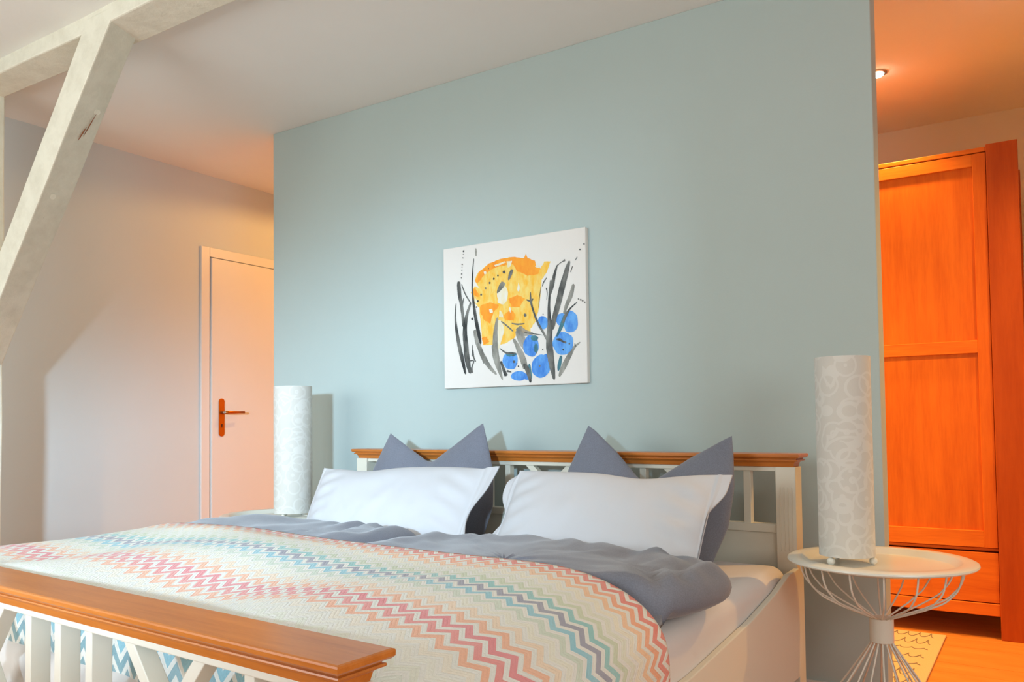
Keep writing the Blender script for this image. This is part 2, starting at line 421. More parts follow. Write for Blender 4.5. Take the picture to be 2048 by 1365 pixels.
def rounded_slab(name, u0, u1, v0, v1, z0, z1, rc, re, mat, n_edge=10, wob=.004, sag=None):
    """slab with rounded plan corners (rc) and rounded top / bottom edges (re)"""
    out = []
    for (cx, cy, a0) in ((u1 - rc, v1 - rc, 0), (u0 + rc, v1 - rc, 90), (u0 + rc, v0 + rc, 180), (u1 - rc, v0 + rc, 270)):
        for k in range(7):
            a = R(a0 + 90 * k / 6); out.append((cx + rc * K(a), cy + rc * S(a), K(a), S(a)))
    dense = []
    for i in range(len(out)):
        p, q = out[i], out[(i + 1) % len(out)]
        L = math.hypot(q[0] - p[0], q[1] - p[1]); n = max(1, int(L / .05))
        for k in range(n):
            t = k / n; dense.append(tuple(p[j] + (q[j] - p[j]) * t for j in range(4)))
    V, F = [], []; N = len(dense); ringsz = []
    for k in range(n_edge + 1): a = -math.pi / 2 + math.pi / 2 * k / n_edge; ringsz.append((re * (1 - K(a)), z0 + re + re * S(a)))
    for k in range(n_edge + 1): a = math.pi / 2 * k / n_edge; ringsz.append((re * (1 - K(a)), z1 - re + re * S(a)))
    for ins, z in ringsz:
        for x, y, nx, ny in dense:
            wv = wob * nz(x * 4, y * 4, z * 5)
            zz = z + (sag(x, y) if sag else 0) * sstep(z0, z1, z)
            V.append((x - nx * (ins + wv), y - ny * (ins + wv), zz))
    for i in range(len(ringsz) - 1):
        for j in range(N): F.append((i * N + j, i * N + (j + 1) % N, (i + 1) * N + (j + 1) % N, (i + 1) * N + j))
    F.append(tuple(range(N))[::-1]); F.append(tuple((len(ringsz) - 1) * N + j for j in range(N)))
    return fix_normals(obj(name, V, F, mat, None, True))
mt = rounded_slab('mattress', -CAPL + .036, -.033, -1.93, -.105, .252, .49, .06, .05, M_sheet, sag=lambda x, y: -.012 * sstep(-.35, -.9, y))
bedthing(mt, 'white sheeted mattress lying in the cream bed frame', 'mattress')

# quilt surface -----------------------------------------------------
QU = [-2.075, -2.078, -2.07, -2.035, -1.96, -1.85, -1.6, -1.2, -.8, -.46, -.28, -.17, -.09, -.035, .0, .012, .010, .004, .0]
QZ = [.24, .40, .525, .580, .599, .604, .608, .612, .612, .610, .603, .590, .567, .532, .478, .40, .32, .25, .20]
def densify(us, zs, step):
    # Catmull-Rom through the points, then arc length samples
    P = [Vector((a, b)) for a, b in zip(us, zs)]; pts = []
    for i in range(len(P) - 1):
        a = P[max(0, i - 1)]; b = P[i]; c = P[i + 1]; d = P[min(len(P) - 1, i + 2)]
        for k in range(12):
            t = k / 12; pts.append(.5 * ((2 * b) + (c - a) * t + (2 * a - 5 * b + 4 * c - d) * t * t + (3 * b - a - 3 * c + d) * t ** 3))
    pts.append(P[-1]); res = [(0, pts[0])]; L = 0; nxt = step
    for i in range(1, len(pts)):
        seg = (pts[i] - pts[i - 1]).length
        while L + seg >= nxt:
            f = (nxt - L) / seg; res.append((nxt, pts[i - 1].lerp(pts[i], f))); nxt += step
        L += seg
    return res
CS = densify(QU, QZ, .0125)
VH, VF = -1.055, -1.865
LS = densify([VH, -1.2, -1.4, -1.6, -1.75, -1.83, -1.872, -1.893, -1.898, -1.896, -1.90], [0, 0, 0, 0, 0, -.006, -.03, -.075, -.15, -.26, -.36], .0125)
def wave(u, v):
    a = .013 * S(5.2 * (u * .55 + v * 1.25) + .6) * sstep(-.25, -.7, u) * (1 - .8 * sstep(-1.6, -1.9, u))
    a += .010 * S(9 * (u * .7 - v * .55) + 1.0) * sstep(-.3, -.8, u) * (1 - .8 * sstep(-1.6, -1.9, u))
    a += .015 * K(2 * math.pi * (u + 1.35) / 1.1 + .8 * (v + 1.4)) * sstep(-.25, -.6, u) * (1 - .6 * sstep(-1.25, -1.1, v)) * (1 - .9 * sstep(-1.5, -1.8, u))
    a += .007 * nz(u * 3.2, v * 3.2, 2.0)
    a += .016 * sstep(-1.6, -1.9, u) * math.exp(-((v + 1.055) / .07) ** 2)
    return a
V, F, UV = [], [], []
nI, nJ = len(LS), len(CS)
for i, (t, pv) in enumerate(LS):
    for j, (s_, pc_) in enumerate(CS):
        u_, z_ = pc_; v_, dz = pv
        side = 1 - sstep(.40, .58, z_)          # 1 on the hanging sides
        edge = sstep(0, .12, t)
        wv = wave(u_, v_) * (1 - side) * (.35 + .65 * edge) * (1 - sstep(0, .08, -dz))
        zz = z_ + wv + (dz * (1 - side) if dz < 0 else 0)
        zz = max(zz, .17)
        uu = u_ + side * .012 * S(9 * v_ + 2.0) * (1 if u_ > -1 else -1) * (.6 + sstep(.5, .2, z_))
        # hem wanders a little and swings back on the hanging side
        vv = v_ + (.012 * S(3.1 * u_ + .5) + .055 * sstep(-.35, -.02, u_) * -1) * (1 - sstep(0, .5, t))
        if u_ > -1: vv += side * .02 * (1 - sstep(0, .4, t))
        fold = .006 * S(22 * u_ + 3 * nz(u_ * 4, 1)) * sstep(.03, .25, -dz) * (1 - side)
        V.append((uu, vv + fold, zz)); UV.append((s_, t))
for i in range(nI - 1):
    for j in range(nJ - 1): F.append((i * nJ + j, (i + 1) * nJ + j, (i + 1) * nJ + j + 1, i * nJ + j + 1))
def quilt_mat():
    m = NT('chevron_quilt'); uvn = m.n('ShaderNodeUVMap'); sp = m.n('ShaderNodeSeparateXYZ'); m.l(uvn.outputs[0], sp.inputs[0])
    s_, t = sp.outputs[0], sp.outputs[1]
    PER, PITCH, AMP = .054, .0400, .034
    tri = m.math('PINGPONG', s_, PER / 2)
    w_ = m.math('ADD', t, m.math('MULTIPLY', tri, AMP / (PER / 2)))
    w_ = m.math('SUBTRACT', w_, .036)
    row = m.math('DIVIDE', w_, PITCH)
    fr = m.math('FRACT', row)
    cols = [(230, 120, 104), (242, 160, 116), (244, 196, 152), (236, 230, 208), (224, 226, 206), (204, 214, 184), (136, 198, 196), (146, 148, 168), (136, 198, 212), (206, 218, 200), (232, 230, 212), (238, 214, 186),
            (240, 178, 142), (228, 122, 130), (232, 136, 132), (242, 176, 140), (236, 228, 210), (232, 231, 218), (226, 228, 212), (222, 226, 214), (142, 204, 230), (124, 188, 204), (112, 160, 172),
            (116, 156, 166), (126, 170, 176), (190, 206, 184), (222, 222, 204), (232, 200, 170), (232, 146, 130), (238, 166, 134), (228, 216, 196), (150, 190, 196)]
    N = len(cols)
    rampf = m.math('DIVIDE', row, float(N))
    stops = [(k / N, srgb(*c_)) for k, c_ in enumerate(cols)]
    colr = m.ramp(rampf, stops, 'CONSTANT')
    v = m.coords()
    sat = m.noise(14, 3, .6, v)
    colr = m.mix(m.math('MULTIPLY', sat, .35), colr, srgb(238, 234, 222))
    white = srgb(232, 231, 222)
    gap = m.math('GREATER_THAN', fr, .57)
    col = m.mix(gap, colr, white)
    m.col(col); m.rough(.95); m.b.inputs['Sheen Weight'].default_value = .2; m.b.inputs['Specular IOR Level'].default_value = .1
    st = m.math('ABSOLUTE', m.math('SINE', m.math('MULTIPLY', w_, math.pi / .0112)))
    st = m.math('POWER', st, .5)
    st2 = m.math('ABSOLUTE', m.math('SINE', m.math('MULTIPLY', s_, math.pi / .031)))
    h = m.math('ADD', m.math('MULTIPLY', st, .25), m.math('ADD', m.math('MULTIPLY', m.math('POWER', st2, .3), .25), m.math('MULTIPLY', m.noise(150, 4, .65, v), .9)))
    m.bump(h, .65, .005); return m.m
q = obj('quilt', V, F, quilt_mat(), None, True)
uvl = q.data.uv_layers.new(name='UVMap')
for lp in q.data.loops: uvl.data[lp.index].uv = UV[lp.vertex_index]
sm = q.modifiers.new('thick', 'SOLIDIFY'); sm.thickness = .008; sm.offset = -1
bedthing(q, 'pastel zigzag quilt spread over the foot half of the bed', 'quilt')

# duvets --------------------------------------------------------------
def duvet(name, outline, zbase, T, seed, wr):
    P = [Vector(p) for p in outline]; n0 = len(P); dense = []
    for i in range(n0):
        a, b, c_, d = P[i - 1], P[i], P[(i + 1) % n0], P[(i + 2) % n0]
        n = max(2, int((c_ - b).length / .018))
        for k in range(n):
            t = k / n; dense.append(.5 * ((2 * b) + (c_ - a) * t + (2 * a - 5 * b + 4 * c_ - d) * t * t + (3 * b - a - 3 * c_ + d) * t ** 3))
    N = len(dense); cen = Vector((sum(p.x for p in P) / n0, sum(p.y for p in P) / n0))
    V, F = [], []
    RE = .085
    tops = [0, .004, .01, .02, .032, .045, .06, .08, .1, .13, .17, .22, .28, .34, .4, .48, .56, .64, .72, .8, .88, .94]
    lows = [.05, .03, .015, .005]
    def ring(ins, up):
        for p in dense:
            dv = cen - p; L = dv.length
            r = min(.96, ins / .6) if ins > .15 else None
            # move inwards mostly perpendicular: use direction to a softened centre
            d = Vector((dv.x, dv.y)); d.normalize()
            f = min(ins, L * .97)
            qx = p + d * f
            dist = ins * .85
            e = 1 - max(0, 1 - dist / RE) ** 2
            e = math.sqrt(max(0, e))
            if up:
                z = zbase + .045 + (T - .045) * e
                k = e * sstep(.0, .12, dist)
                z += wr(qx.x, qx.y, dist)
            else:
                z = zbase + .045 * (1 - e * 1.0)
            V.append((qx.x, qx.y, z))
    for l in lows: ring(l, False)
    for t in tops: ring(t, True)
    rows_ = len(lows) + len(tops)
    for i in range(rows_ - 1):
        for j in range(N): F.append((i * N + j, i * N + (j + 1) % N, (i + 1) * N + (j + 1) % N, (i + 1) * N + j))
    F.append(tuple(range(N))[::-1]); F.append(tuple((rows_ - 1) * N + j for j in range(N)))
    return fix_normals(obj(name, V, F, M_slate, None, True))
def under_quilt(v): return sstep(-1.04, -1.10, v)
def wr_right(x, y, d):
    vis = 1 - under_quilt(y)
    z = .012 * sstep(0, .15, d) * S(7 * (x + .3 * y) + .4) * vis
    ang = x * 1.0 + y * .62
    z += vis * (.004 + .008 * sstep(-.45, -.12, x)) * S(46 * ang + 5 * nz(x * 5, y * 5, 1)) * sstep(.005, .05, d) * (1 - sstep(.16, .30, d))
    z += vis * (.010 * nz(x * 5, y * 7, 4.0) + .007 * nz(x * 16, y * 11, 6.0) * sstep(.02, .1, d))
    return z - .055 * under_quilt(y)
def wr_left(x, y, d):
    vis = 1 - under_quilt(y)
    z = .010 * S(6 * x + 1.2) * vis * sstep(0, .15, d)
    z += vis * .011 * S(52 * x + 9 * y + 3 * nz(x * 6, y * 6, 3)) * sstep(.02, .07, d) * math.exp(-((x + 1.36) / .16) ** 2) * (1 - sstep(.3, .45, d))
    z += vis * (.010 * nz(x * 6, y * 6, 8.0) + .006 * nz(x * 15, y * 15, 9.0) * sstep(.02, .1, d))
    return z - .055 * under_quilt(y)
dR = duvet('duvet', [(-1.10, -.68), (-1.06, -.60), (-.85, -.59), (-.55, -.585), (-.32, -.58), (-.14, -.62), (-.02, -.71), (.035, -.80), (.028, -.95), (-.01, -1.06), (-.075, -1.2), (-.08, -1.5), (-.09, -1.82), (-.5, -1.855), (-1.05, -1.85), (-1.10, -1.5), (-1.12, -1.05)], .4915, .104, 0, wr_right)
bedthing(dR, 'slate grey duvet on the side nearest the wardrobe, bulging over the mattress edge', 'duvet', 'slate duvets under the quilt')
dL = duvet('duvet', [(-2.02, -.80), (-1.98, -.66), (-1.85, -.61), (-1.6, -.60), (-1.35, -.605), (-1.17, -.615), (-1.125, -.70), (-1.125, -1.05), (-1.125, -1.5), (-1.13, -1.84), (-1.5, -1.85), (-1.95, -1.84), (-2.02, -1.5), (-2.03, -1.1)], .4915, .110, 5, wr_left)
bedthing(dL, 'slate grey duvet on the side nearest the door, tucked under the other duvet', 'duvet', 'slate duvets under the quilt')

# pillows -------------------------------------------------------------
def pillow_surface(name, posf, thick, ns, nt, mat, crease=None):
    """posf(s,t)->(u, lean height along the pillow); front and back sheets meet at the rim"""
    V, F = [], []; idx = {}
    for side in (1, -1):
        for i in range(ns + 1):
            for j in range(nt + 1):
                s_ = -1 + 2 * i / ns; t = j / nt
                # cluster towards the rim
                s_ = math.sin(s_ * math.pi / 2); t = .5 - .5 * K(t * math.pi)
                rim = i in (0, ns) or j in (0, nt)
                if rim and side == -1: idx[(i, j, -1)] = idx[(i, j, 1)]; continue
                th = 0 if rim else thick(s_, t, side)
                idx[(i, j, side)] = len(V); V.append(posf(s_, t, th * side))
    for side in (1, -1):
        for i in range(ns):
            for j in range(nt):
                f = (idx[(i, j, side)], idx[(i + 1, j, side)], idx[(i + 1, j + 1, side)], idx[(i, j + 1, side)])
                F.append(f if side == 1 else f[::-1])
    return fix_normals(obj(name, V, F, mat, None, True))
def slate_pillow(xl, xr, top, z0, v0, v1, seed, label):
    """xl/xr: (t, u) edge lists; top: (s, z) outline with the chopped valley"""
    lt, lx = zip(*xl); rt_, rx = zip(*xr); ts, tz = zip(*top)
    def pos(s_, t, th):
        ztop = lerp_list(ts, tz, s_)
        a = lerp_list(lt, lx, t); b = lerp_list(rt_, rx, t)
        u_ = a + (b - a) * (s_ + 1) / 2
        z = z0 + (ztop - z0) * t
        vv = v0 + (v1 - v0) * ((z - z0) / .46)
        return (u_, vv - th, z)
    def th(s_, t, side):
        e = max(0, 1 - abs(s_) ** 2.4) ** .55 * max(0, 1 - abs(2 * t - 1) ** 2.6) ** .5
        e *= .62 + .38 * (1 - sstep(.35, 1, t))
        w_ = .072 * e
        w_ -= .024 * math.exp(-((s_ + .05) / .16) ** 2) * sstep(.45, .95, t) * e
        return w_ + .006 * e * nz(s_ * 3 + seed, t * 4, side)
    o = pillow_surface('throw_pillow', pos, th, 64, 44, M_slate)
    return bedthing(o, label, 'pillow', 'large slate pillows against the headboard')
slate_pillow([(0, -1.83), (.4, -1.815), (.62, -1.79), (.85, -1.745), (1, -1.715)], [(0, -1.16), (.3, -1.125), (.6, -1.14), (.85, -1.185), (1, -1.213)],
             [(-1, .916), (-.9, .902), (-.5, .850), (-.12, .803), (0, .797), (.1, .806), (.5, .872), (.9, .940), (1, .954)],   .493, -.262, -.175, 1,
             'large slate grey pillow with two pointed corners, behind the left white pillow')
slate_pillow([(0, -.845), (.4, -.825), (.62, -.800), (.85, -.757), (1, -.728)], [(0, -.235), (.3, -.185), (.6, -.172), (.85, -.180), (1, -.188)],
             [(-1, .940), (-.9, .925), (-.55, .848), (-.22, .762), (-.1, .744), (.05, .757), (.5, .832), (.9, .890), (1, .903)],   .493, -.262, -.175, 4,
             'large slate grey pillow with two pointed corners, behind the right white pillow')
def white_pillow(uL, uR, zt, topf, botf, v_base, lean, seed, label, flL, flR, curl, tuck=0):
    """zt: height along the lean; flanges flL, flR wide; topf(s) raises or dips the top edge"""
    L = uR - uL; cl, sl = K(lean), S(lean)
    def pos(s_, t, th):
        x = (uL + uR) / 2 + s_ * L / 2
        h = zt + topf(s_)
        hb_ = botf(s_)
        hh = hb_ + (h - hb_) * t
        if tuck and s_ < 0: x += tuck * (-s_) ** 2 * (1 - t) ** 1.3
        pinch = .010 * (1 - abs(2 * t - 1) ** 2)
        x -= math.copysign(pinch, s_) * abs(s_) ** 6
        # flange curl
        ex = max(0, (abs(s_) - (1 - 2 * (flL if s_ < 0 else flR) / L)) / (2 * (flL if s_ < 0 else flR) / L))
        cu, cv = curl(s_, t, ex)
        vv = v_base + hh * sl - th * cl
        zz = .492 + hh * cl - th * sl * .0 + th * sl * .6
        return (x + cu, vv + cv, zz)
    def th(s_, t, side):
        lim = 1 - 2 * (flL if s_ < 0 else flR) / L
        q_ = abs(s_) / lim
        if q_ >= 1: return .0075 if q_ < 1.035 else .0032
        e = (1 - q_ ** 4) ** .7 * max(0, 1 - abs(2 * t - 1) ** 2.4) ** .5
        wv = .070 * e
        wr = (.009 * S(30 * (t + .5 * abs(s_)) + seed) * sstep(.5, .85, q_) + .006 * nz(s_ * 7 + seed, t * 5, 3)) * e
        return max(.0035, wv + wr + .008 * e * nz(s_ * 2.5 + seed, t * 3, side))
    o = pillow_surface('bed_pillow', pos, th, 96, 36, M_linenw)
    return bedthing(o, label, 'pillow', 'white pillows with flanged ends')
def curlL(s_, t, ex):
    if s_ > 0: return (.018 * ex * sstep(.5, 1, t) - .03 * ex * (1 - sstep(0, .35, abs(t - .42))), -.012 * ex)
    return (.012 * ex * sstep(.4, 1, t), .015 * ex)
def curlR(s_, t, ex):
    if s_ < 0: return (.035 * ex * math.exp(-((t - .45) / .14) ** 2) - .012 * ex * math.exp(-((t - .75) / .15) ** 2) + .05 * ex * sstep(.85, 1, t), .01 * ex)
    return (-.045 * ex * (1 - sstep(.55, .85, t)), .012 * ex * t)
white_pillow(-1.955, -1.012, .345, lambda s_: .012 * S(2.4 * s_ + .2) - .012 * math.exp(-((s_ + .35) / .25) ** 2) + .016 * sstep(.86, 1, s_), lambda s_: 0.0, -.555, R(34), 1.0,
             'white pillow with flanged ends on the side nearest the door', .038, .045, curlL, .075)
white_pillow(-.945, -.128, .346, lambda s_: .004 - .018 * math.exp(-((s_ - .3) / .3) ** 2) + .006 * sstep(.3, 1, s_), lambda s_: 0.0, -.555, R(34), 3.0,
             'white pillow with flanged ends on the side nearest the wardrobe', .042, .04, curlR)

# ------------------------------------------------------------------ canvas painting
cx0, cx1, cz0, cz1 = -2.264, -1.537, 1.112, 1.7475
cyf = D - .026
pnt = box('canvas_painting', (cx0, cyf, cz0), (cx1, D - .0005, cz1), M_canvas, None, .003)
tag(pnt, 'unframed canvas with abstract yellow, blue and black brush strokes above the bed', 'painting')
# strokes are listed in a working frame with these corner points; a homography takes them onto the canvas
src = [(92, 258), (1140, 86), (1171, 1240), (118, 1284)]; dst = [(0, 1), (1, 1), (1, 0), (0, 0)]
def solve(A, b):
    n = len(b); Mx = [r[:] + [x] for r, x in zip(A, b)]
    for i in range(n):
        p = max(range(i, n), key=lambda r: abs(Mx[r][i])); Mx[i], Mx[p] = Mx[p], Mx[i]
        for r in range(n):
            if r != i:
                f = Mx[r][i] / Mx[i][i]; Mx[r] = [a - f * c_ for a, c_ in zip(Mx[r], Mx[i])]
    return [Mx[i][n] / Mx[i][i] for i in range(n)]
A_, b_ = [], []
for (x, y), (X, Y) in zip(src, dst):
    A_.append([x, y, 1, 0, 0, 0, -X * x, -X * y]); b_.append(X); A_.append([0, 0, 0, x, y, 1, -Y * x, -Y * y]); b_.append(Y)
hm = solve(A_, b_)
def oncv(x, y, lift):
    d = hm[6] * x + hm[7] * y + 1; X = (hm[0] * x + hm[1] * y + hm[2]) / d; Y = (hm[3] * x + hm[4] * y + hm[5]) / d
    return (cx0 + (cx1 - cx0) * X, cyf - lift, cz0 + (cz1 - cz0) * Y)
class Paint:
    def __init__(s, lift): s.V, s.F, s.lift = [], [], lift
    def ribbon(s, pts, rough=0.0):
        # pts: (x, y, width); smooth, round ends
        P = []
        for i in range(len(pts) - 1):
            a = pts[max(0, i - 1)]; b = pts[i]; c_ = pts[i + 1]; d = pts[min(len(pts) - 1, i + 2)]
            for k in range(6):
                t = k / 6; P.append([.5 * ((2 * b[m]) + (c_[m] - a[m]) * t + (2 * a[m] - 5 * b[m] + 4 * c_[m] - d[m]) * t * t + (3 * b[m] - a[m] - 3 * c_[m] + d[m]) * t ** 3) for m in range(3)])
        P.append(list(pts[-1])); n = len(P); base = len(s.V)
        s.lift += .000004
        for i, (x, y, wd) in enumerate(P):
            q_ = P[min(n - 1, i + 1)]; p_ = P[max(0, i - 1)]; dx, dy = q_[0] - p_[0], q_[1] - p_[1]; L = math.hypot(dx, dy) or 1
            e = 1 if 0 < i < n - 1 else .35
            h = wd / 2 * e; j1 = 1 + rough * nz(x * .05, y * .05, 1); j2 = 1 + rough * nz(x * .05, y * .05, 7)
            s.V += [oncv(x - dy / L * h * j1, y + dx / L * h * j1, s.lift), oncv(x + dy / L * h * j2, y - dx / L * h * j2, s.lift)]
        for i in range(n - 1): s.F.append((base + 2 * i, base + 2 * i + 1, base + 2 * i + 3, base + 2 * i + 2))
    def blob(s, cx, cy, rx, ry, jit=.06, n=28):
        base = len(s.V); s.lift += .000004
        for k in range(n):
            a = 2 * math.pi * k / n; f = 1 + jit * (nz(K(a) * 1.6 + cx, S(a) * 1.6 + cy, 3) * 1.6)
            s.V.append(oncv(cx + rx * f * K(a), cy + ry * f * S(a), s.lift))
        s.F.append(tuple(range(base, base + n)))
    def poly(s, pts, jit=3):
        base = len(s.V); n = 0; s.lift += .000004
        for i in range(len(pts)):
            a, b = pts[i], pts[(i + 1) % len(pts)]
            for k in range(4):
                t = k / 4; x = a[0] + (b[0] - a[0]) * t; y = a[1] + (b[1] - a[1]) * t
                s.V.append(oncv(x + jit * nz(x * .09, y * .09, 1), y + jit * nz(x * .09, y * .09, 5), s.lift)); n += 1
        s.F.append(tuple(range(base, base + n)))
    def build(s, name, mat):
        # every stroke is a piece of its own: split the faces by connectivity
        par = list(range(len(s.V)))
        def find(i):
            while par[i] != i: par[i] = par[par[i]]; i = par[i]
            return i
        for f in s.F:
            for i in f[1:]: par[find(i)] = find(f[0])
        grp = {}
        for f in s.F: grp.setdefault(find(f[0]), []).append(f)
        for fs in grp.values():
            ids = sorted({i for f in fs for i in f}); mp = {v: k for k, v in enumerate(ids)}
            o = obj(name, [s.V[i] for i in ids], [tuple(mp[i] for i in f) for f in fs], mat, pnt)
            bm = bmesh.new(); bm.from_mesh(o.data); bmesh.ops.triangulate(bm, faces=[f for f in bm.faces if len(f.verts) > 4])
            for f in bm.faces:
                if f.normal.y > 0: f.normal_flip()
            bm.to_mesh(o.data); bm.free()
def wash(name, c1, c2, scale=22, lo=.35, hi=.65, alpha=None):
    m = NT(name); v = m.coords(); n = m.noise(scale, 4, .65, m.coords((1, 1, .4))); m.col(m.ramp(n, [(lo, c1), (hi, c2)])); m.rough(.6)
    if alpha:
        n2 = m.noise(scale * .8, 3, .6, m.coords((1, 1, .6))); a = m.n('ShaderNodeMapRange'); m.l(n2, a.inputs[0]); a.inputs[1].default_value = .3; a.inputs[2].default_value = .7; a.inputs[3].default_value = alpha[0]; a.inputs[4].default_value = alpha[1]
        m.l(a.outputs[0], m.b.inputs['Alpha'])
    return m.m
yel = Paint(.0003)
yel.poly([(330, 480), (350, 430), (420, 370), (500, 332), (580, 315), (690, 322), (703, 290), (718, 322), (770, 342), (780, 380), (815, 395), (840, 345), (888, 345), (860, 420), (825, 480), (815, 600), (805, 700), (780, 790), (750, 840), (740, 868), (640, 880), (630, 910), (560, 950), (520, 962), (395, 962), (385, 900), (375, 780), (365, 690), (320, 640), (325, 605), (300, 575), (330, 530), (365, 545), (335, 500)], 6)
yel.build('yellow_paint_stroke', wash('yellow_paint', srgb(240, 208, 112), srgb(244, 182, 50), 40, .38, .62))
org = Paint(.0005)
org.poly([(330, 490), (360, 425), (430, 365), (520, 325), (620, 313), (690, 320), (703, 288), (718, 320), (770, 340), (778, 382), (815, 395), (795, 440), (720, 452), (640, 415), (605, 362), (560, 372), (480, 392), (405, 440), (372, 480), (345, 512)], 6)
org.poly([(370, 670), (440, 648), (512, 668), (474, 720), (448, 806), (402, 780), (370, 722)], 8)
org.poly([(540, 745), (600, 700), (632, 742), (620, 782), (562, 782)], 8); org.poly([(580, 625), (640, 592), (702, 622), (660, 684), (602, 680)], 8)
org.poly([(385, 910), (420, 900), (442, 938), (402, 962)], 5); org.poly([(305, 575), (330, 540), (370, 600), (345, 610)], 5)
org.build('orange_paint_stroke', wash('orange_paint', srgb(244, 140, 20), srgb(250, 166, 40), 26))
wht = Paint(.0007)
for p in ([(470, 375), (545, 345), (560, 352), (480, 386)], [(560, 345), (602, 342), (592, 382), (572, 392)], [(436, 700), (460, 696), (468, 722), (446, 730)], [(500, 628), (520, 640), (534, 664), (500, 650)], [(652, 500), (664, 540), (656, 570), (640, 560)], [(395, 422), (410, 418), (414, 438), (398, 442)], [(515, 706), (532, 720), (545, 760), (512, 756)], [(590, 680), (600, 700), (594, 726), (584, 700)], [(330, 610), (352, 640), (348, 660), (326, 640)], [(770, 380), (800, 374), (812, 392), (784, 392)]): wht.poly(p, 3)
wht.blob(535, 590, 40, 70, .1); wht.ribbon([(510, 780, 30), (520, 850, 60), (500, 930, 60), (500, 1000, 30)], .2)
wht.build('white_paint_stroke', wash('white_paint', srgb(232, 226, 212), srgb(228, 214, 170), 30))
gry = Paint(.0009)
for r_ in ([(335, 850, 26), (355, 940, 34), (390, 1030, 30), (405, 1100, 8)], [(355, 950, 18), (395, 1040, 36), (445, 1120, 30), (500, 1180, 14)], [(470, 960, 20), (490, 1040, 44), (515, 1130, 34), (545, 1220, 8)],
           [(500, 760, 16), (488, 860, 30), (488, 980, 40), (505, 1080, 36)], [(655, 830, 50), (690, 870, 56), (770, 878, 12)], [(650, 850, 40), (680, 920, 60), (720, 1000, 40)], [(545, 500, 40), (515, 545, 30), (495, 580, 10)],
           [(1060, 510, 18), (1042, 590, 32), (1010, 670, 26), (990, 740, 16)], [(1115, 940, 8), (1070, 980, 20), (1030, 1050, 34), (990, 1130, 36), (962, 1195, 14)], [(333, 250, 10), (335, 280, 14), (336, 308, 8)], [(620, 915, 18), (655, 980, 34), (690, 1060, 46), (715, 1140, 36)]): gry.ribbon(r_, .12)
gry.build('grey_wash_stroke', wash('grey_wash', srgb(96, 98, 92), srgb(184, 180, 168), 18, .3, .7, (.55, 1)))
blu = Paint(.0012)
for b in ((835, 798, 40, 50), (1040, 790, 56, 82), (975, 775, 42, 48), (988, 948, 76, 84), (752, 970, 56, 80), (826, 1120, 66, 88), (600, 1078, 56, 64), (665, 1190, 58, 36), (722, 1196, 36, 22), (865, 1070, 30, 44)): blu.blob(*b, .07)
blu.build('blue_paint_stroke', wash('blue_paint', srgb(48, 118, 206), srgb(100, 168, 232), 34))
teal = Paint(.0014)
for r_ in ([(975, 1040, 18), (962, 1110, 26), (955, 1152, 10)], [(905, 1050, 20), (900, 1110, 26), (905, 1160, 10)], [(740, 1100, 14), (748, 1190, 26), (752, 1215, 12)], [(1000, 740, 20), (975, 820, 28), (940, 900, 12)]): teal.ribbon(r_, .1)
teal.blob(775, 912, 30, 20, .15); teal.blob(605, 1030, 38, 18, .15); teal.blob(788, 985, 14, 34, .15)
teal.build('teal_paint_stroke', wash('teal_paint', srgb(36, 88, 110), srgb(70, 130, 140), 30))
blk = Paint(.0016)
for r_ in ([(212, 495, 18), (213, 530, 27), (220, 600, 26), (234, 670, 22), (246, 760, 20), (250, 830, 12)], [(195, 655, 6), (190, 760, 12), (205, 880, 22), (225, 980, 26), (250, 1080, 26), (272, 1178, 12)],
           [(302, 650, 12), (275, 740, 20), (262, 850, 30), (270, 960, 36), (285, 1080, 36), (308, 1172, 22)], [(250, 615, 6), (240, 700, 10), (255, 800, 16), (262, 900, 14)], [(232, 515, 5), (262, 590, 8), (305, 660, 9)],
           [(320, 325, 5), (312, 430, 9), (312, 560, 12), (325, 670, 18), (345, 790, 24), (365, 880, 24), (380, 955, 12)], [(530, 1080, 14), (555, 1150, 22), (572, 1190, 26)], [(325, 1000, 6), (330, 1050, 8), (345, 1086, 10)], [(300, 1080, 8), (330, 1080, 8), (318, 1130, 10), (322, 1168, 12)],
           [(700, 1100, 22), (730, 1150, 34), (752, 1238, 16)], [(742, 570, 6), (746, 640, 14), (768, 720, 13), (800, 800, 16), (840, 870, 16), (878, 940, 14)], [(712, 628, 8), (745, 638, 16), (762, 620, 6)],
           [(893, 800, 38), (886, 900, 44), (890, 1000, 50), (908, 1110, 40), (926, 1218, 16)], [(892, 480, 12), (885, 560, 14), (880, 680, 18), (885, 780, 28), (892, 850, 34)], [(938, 370, 8), (916, 450, 20), (905, 520, 22), (888, 590, 12)], [(992, 337, 8), (962, 355, 5), (935, 378, 7)],
           [(1028, 340, 14), (1010, 400, 32), (998, 450, 36), (974, 540, 42), (950, 650, 40), (925, 750, 36), (900, 850, 34)], [(1088, 645, 6), (1040, 690, 10), (1010, 735, 20), (985, 800, 14)], [(938, 920, 10), (965, 922, 20), (985, 935, 14), (1012, 945, 16)],
           [(605, 405, 16), (592, 440, 24), (578, 485, 10)], [(528, 788, 10), (570, 820, 10), (618, 862, 10)], [(605, 802, 6), (650, 810, 12), (702, 804, 8)], [(520, 985, 4), (570, 1020, 14), (640, 1022, 10)], [(575, 1152, 16), (610, 1162, 8)], [(700, 870, 8), (770, 880, 8), (840, 890, 3)], [(320, 960, 5), (318, 1050, 8)], [(820, 530, 3), (808, 620, 4), (806, 690, 3)], [(1075, 950, 6), (1080, 975, 8)], [(1085, 310, 5), (1072, 335, 4)], [(1052, 378, 6), (1036, 425, 5)], [(860, 465, 5), (838, 500, 7), (828, 530, 4)], [(858, 540, 8), (866, 580, 4), (862, 630, 3)]): blk.ribbon(r_, .12)
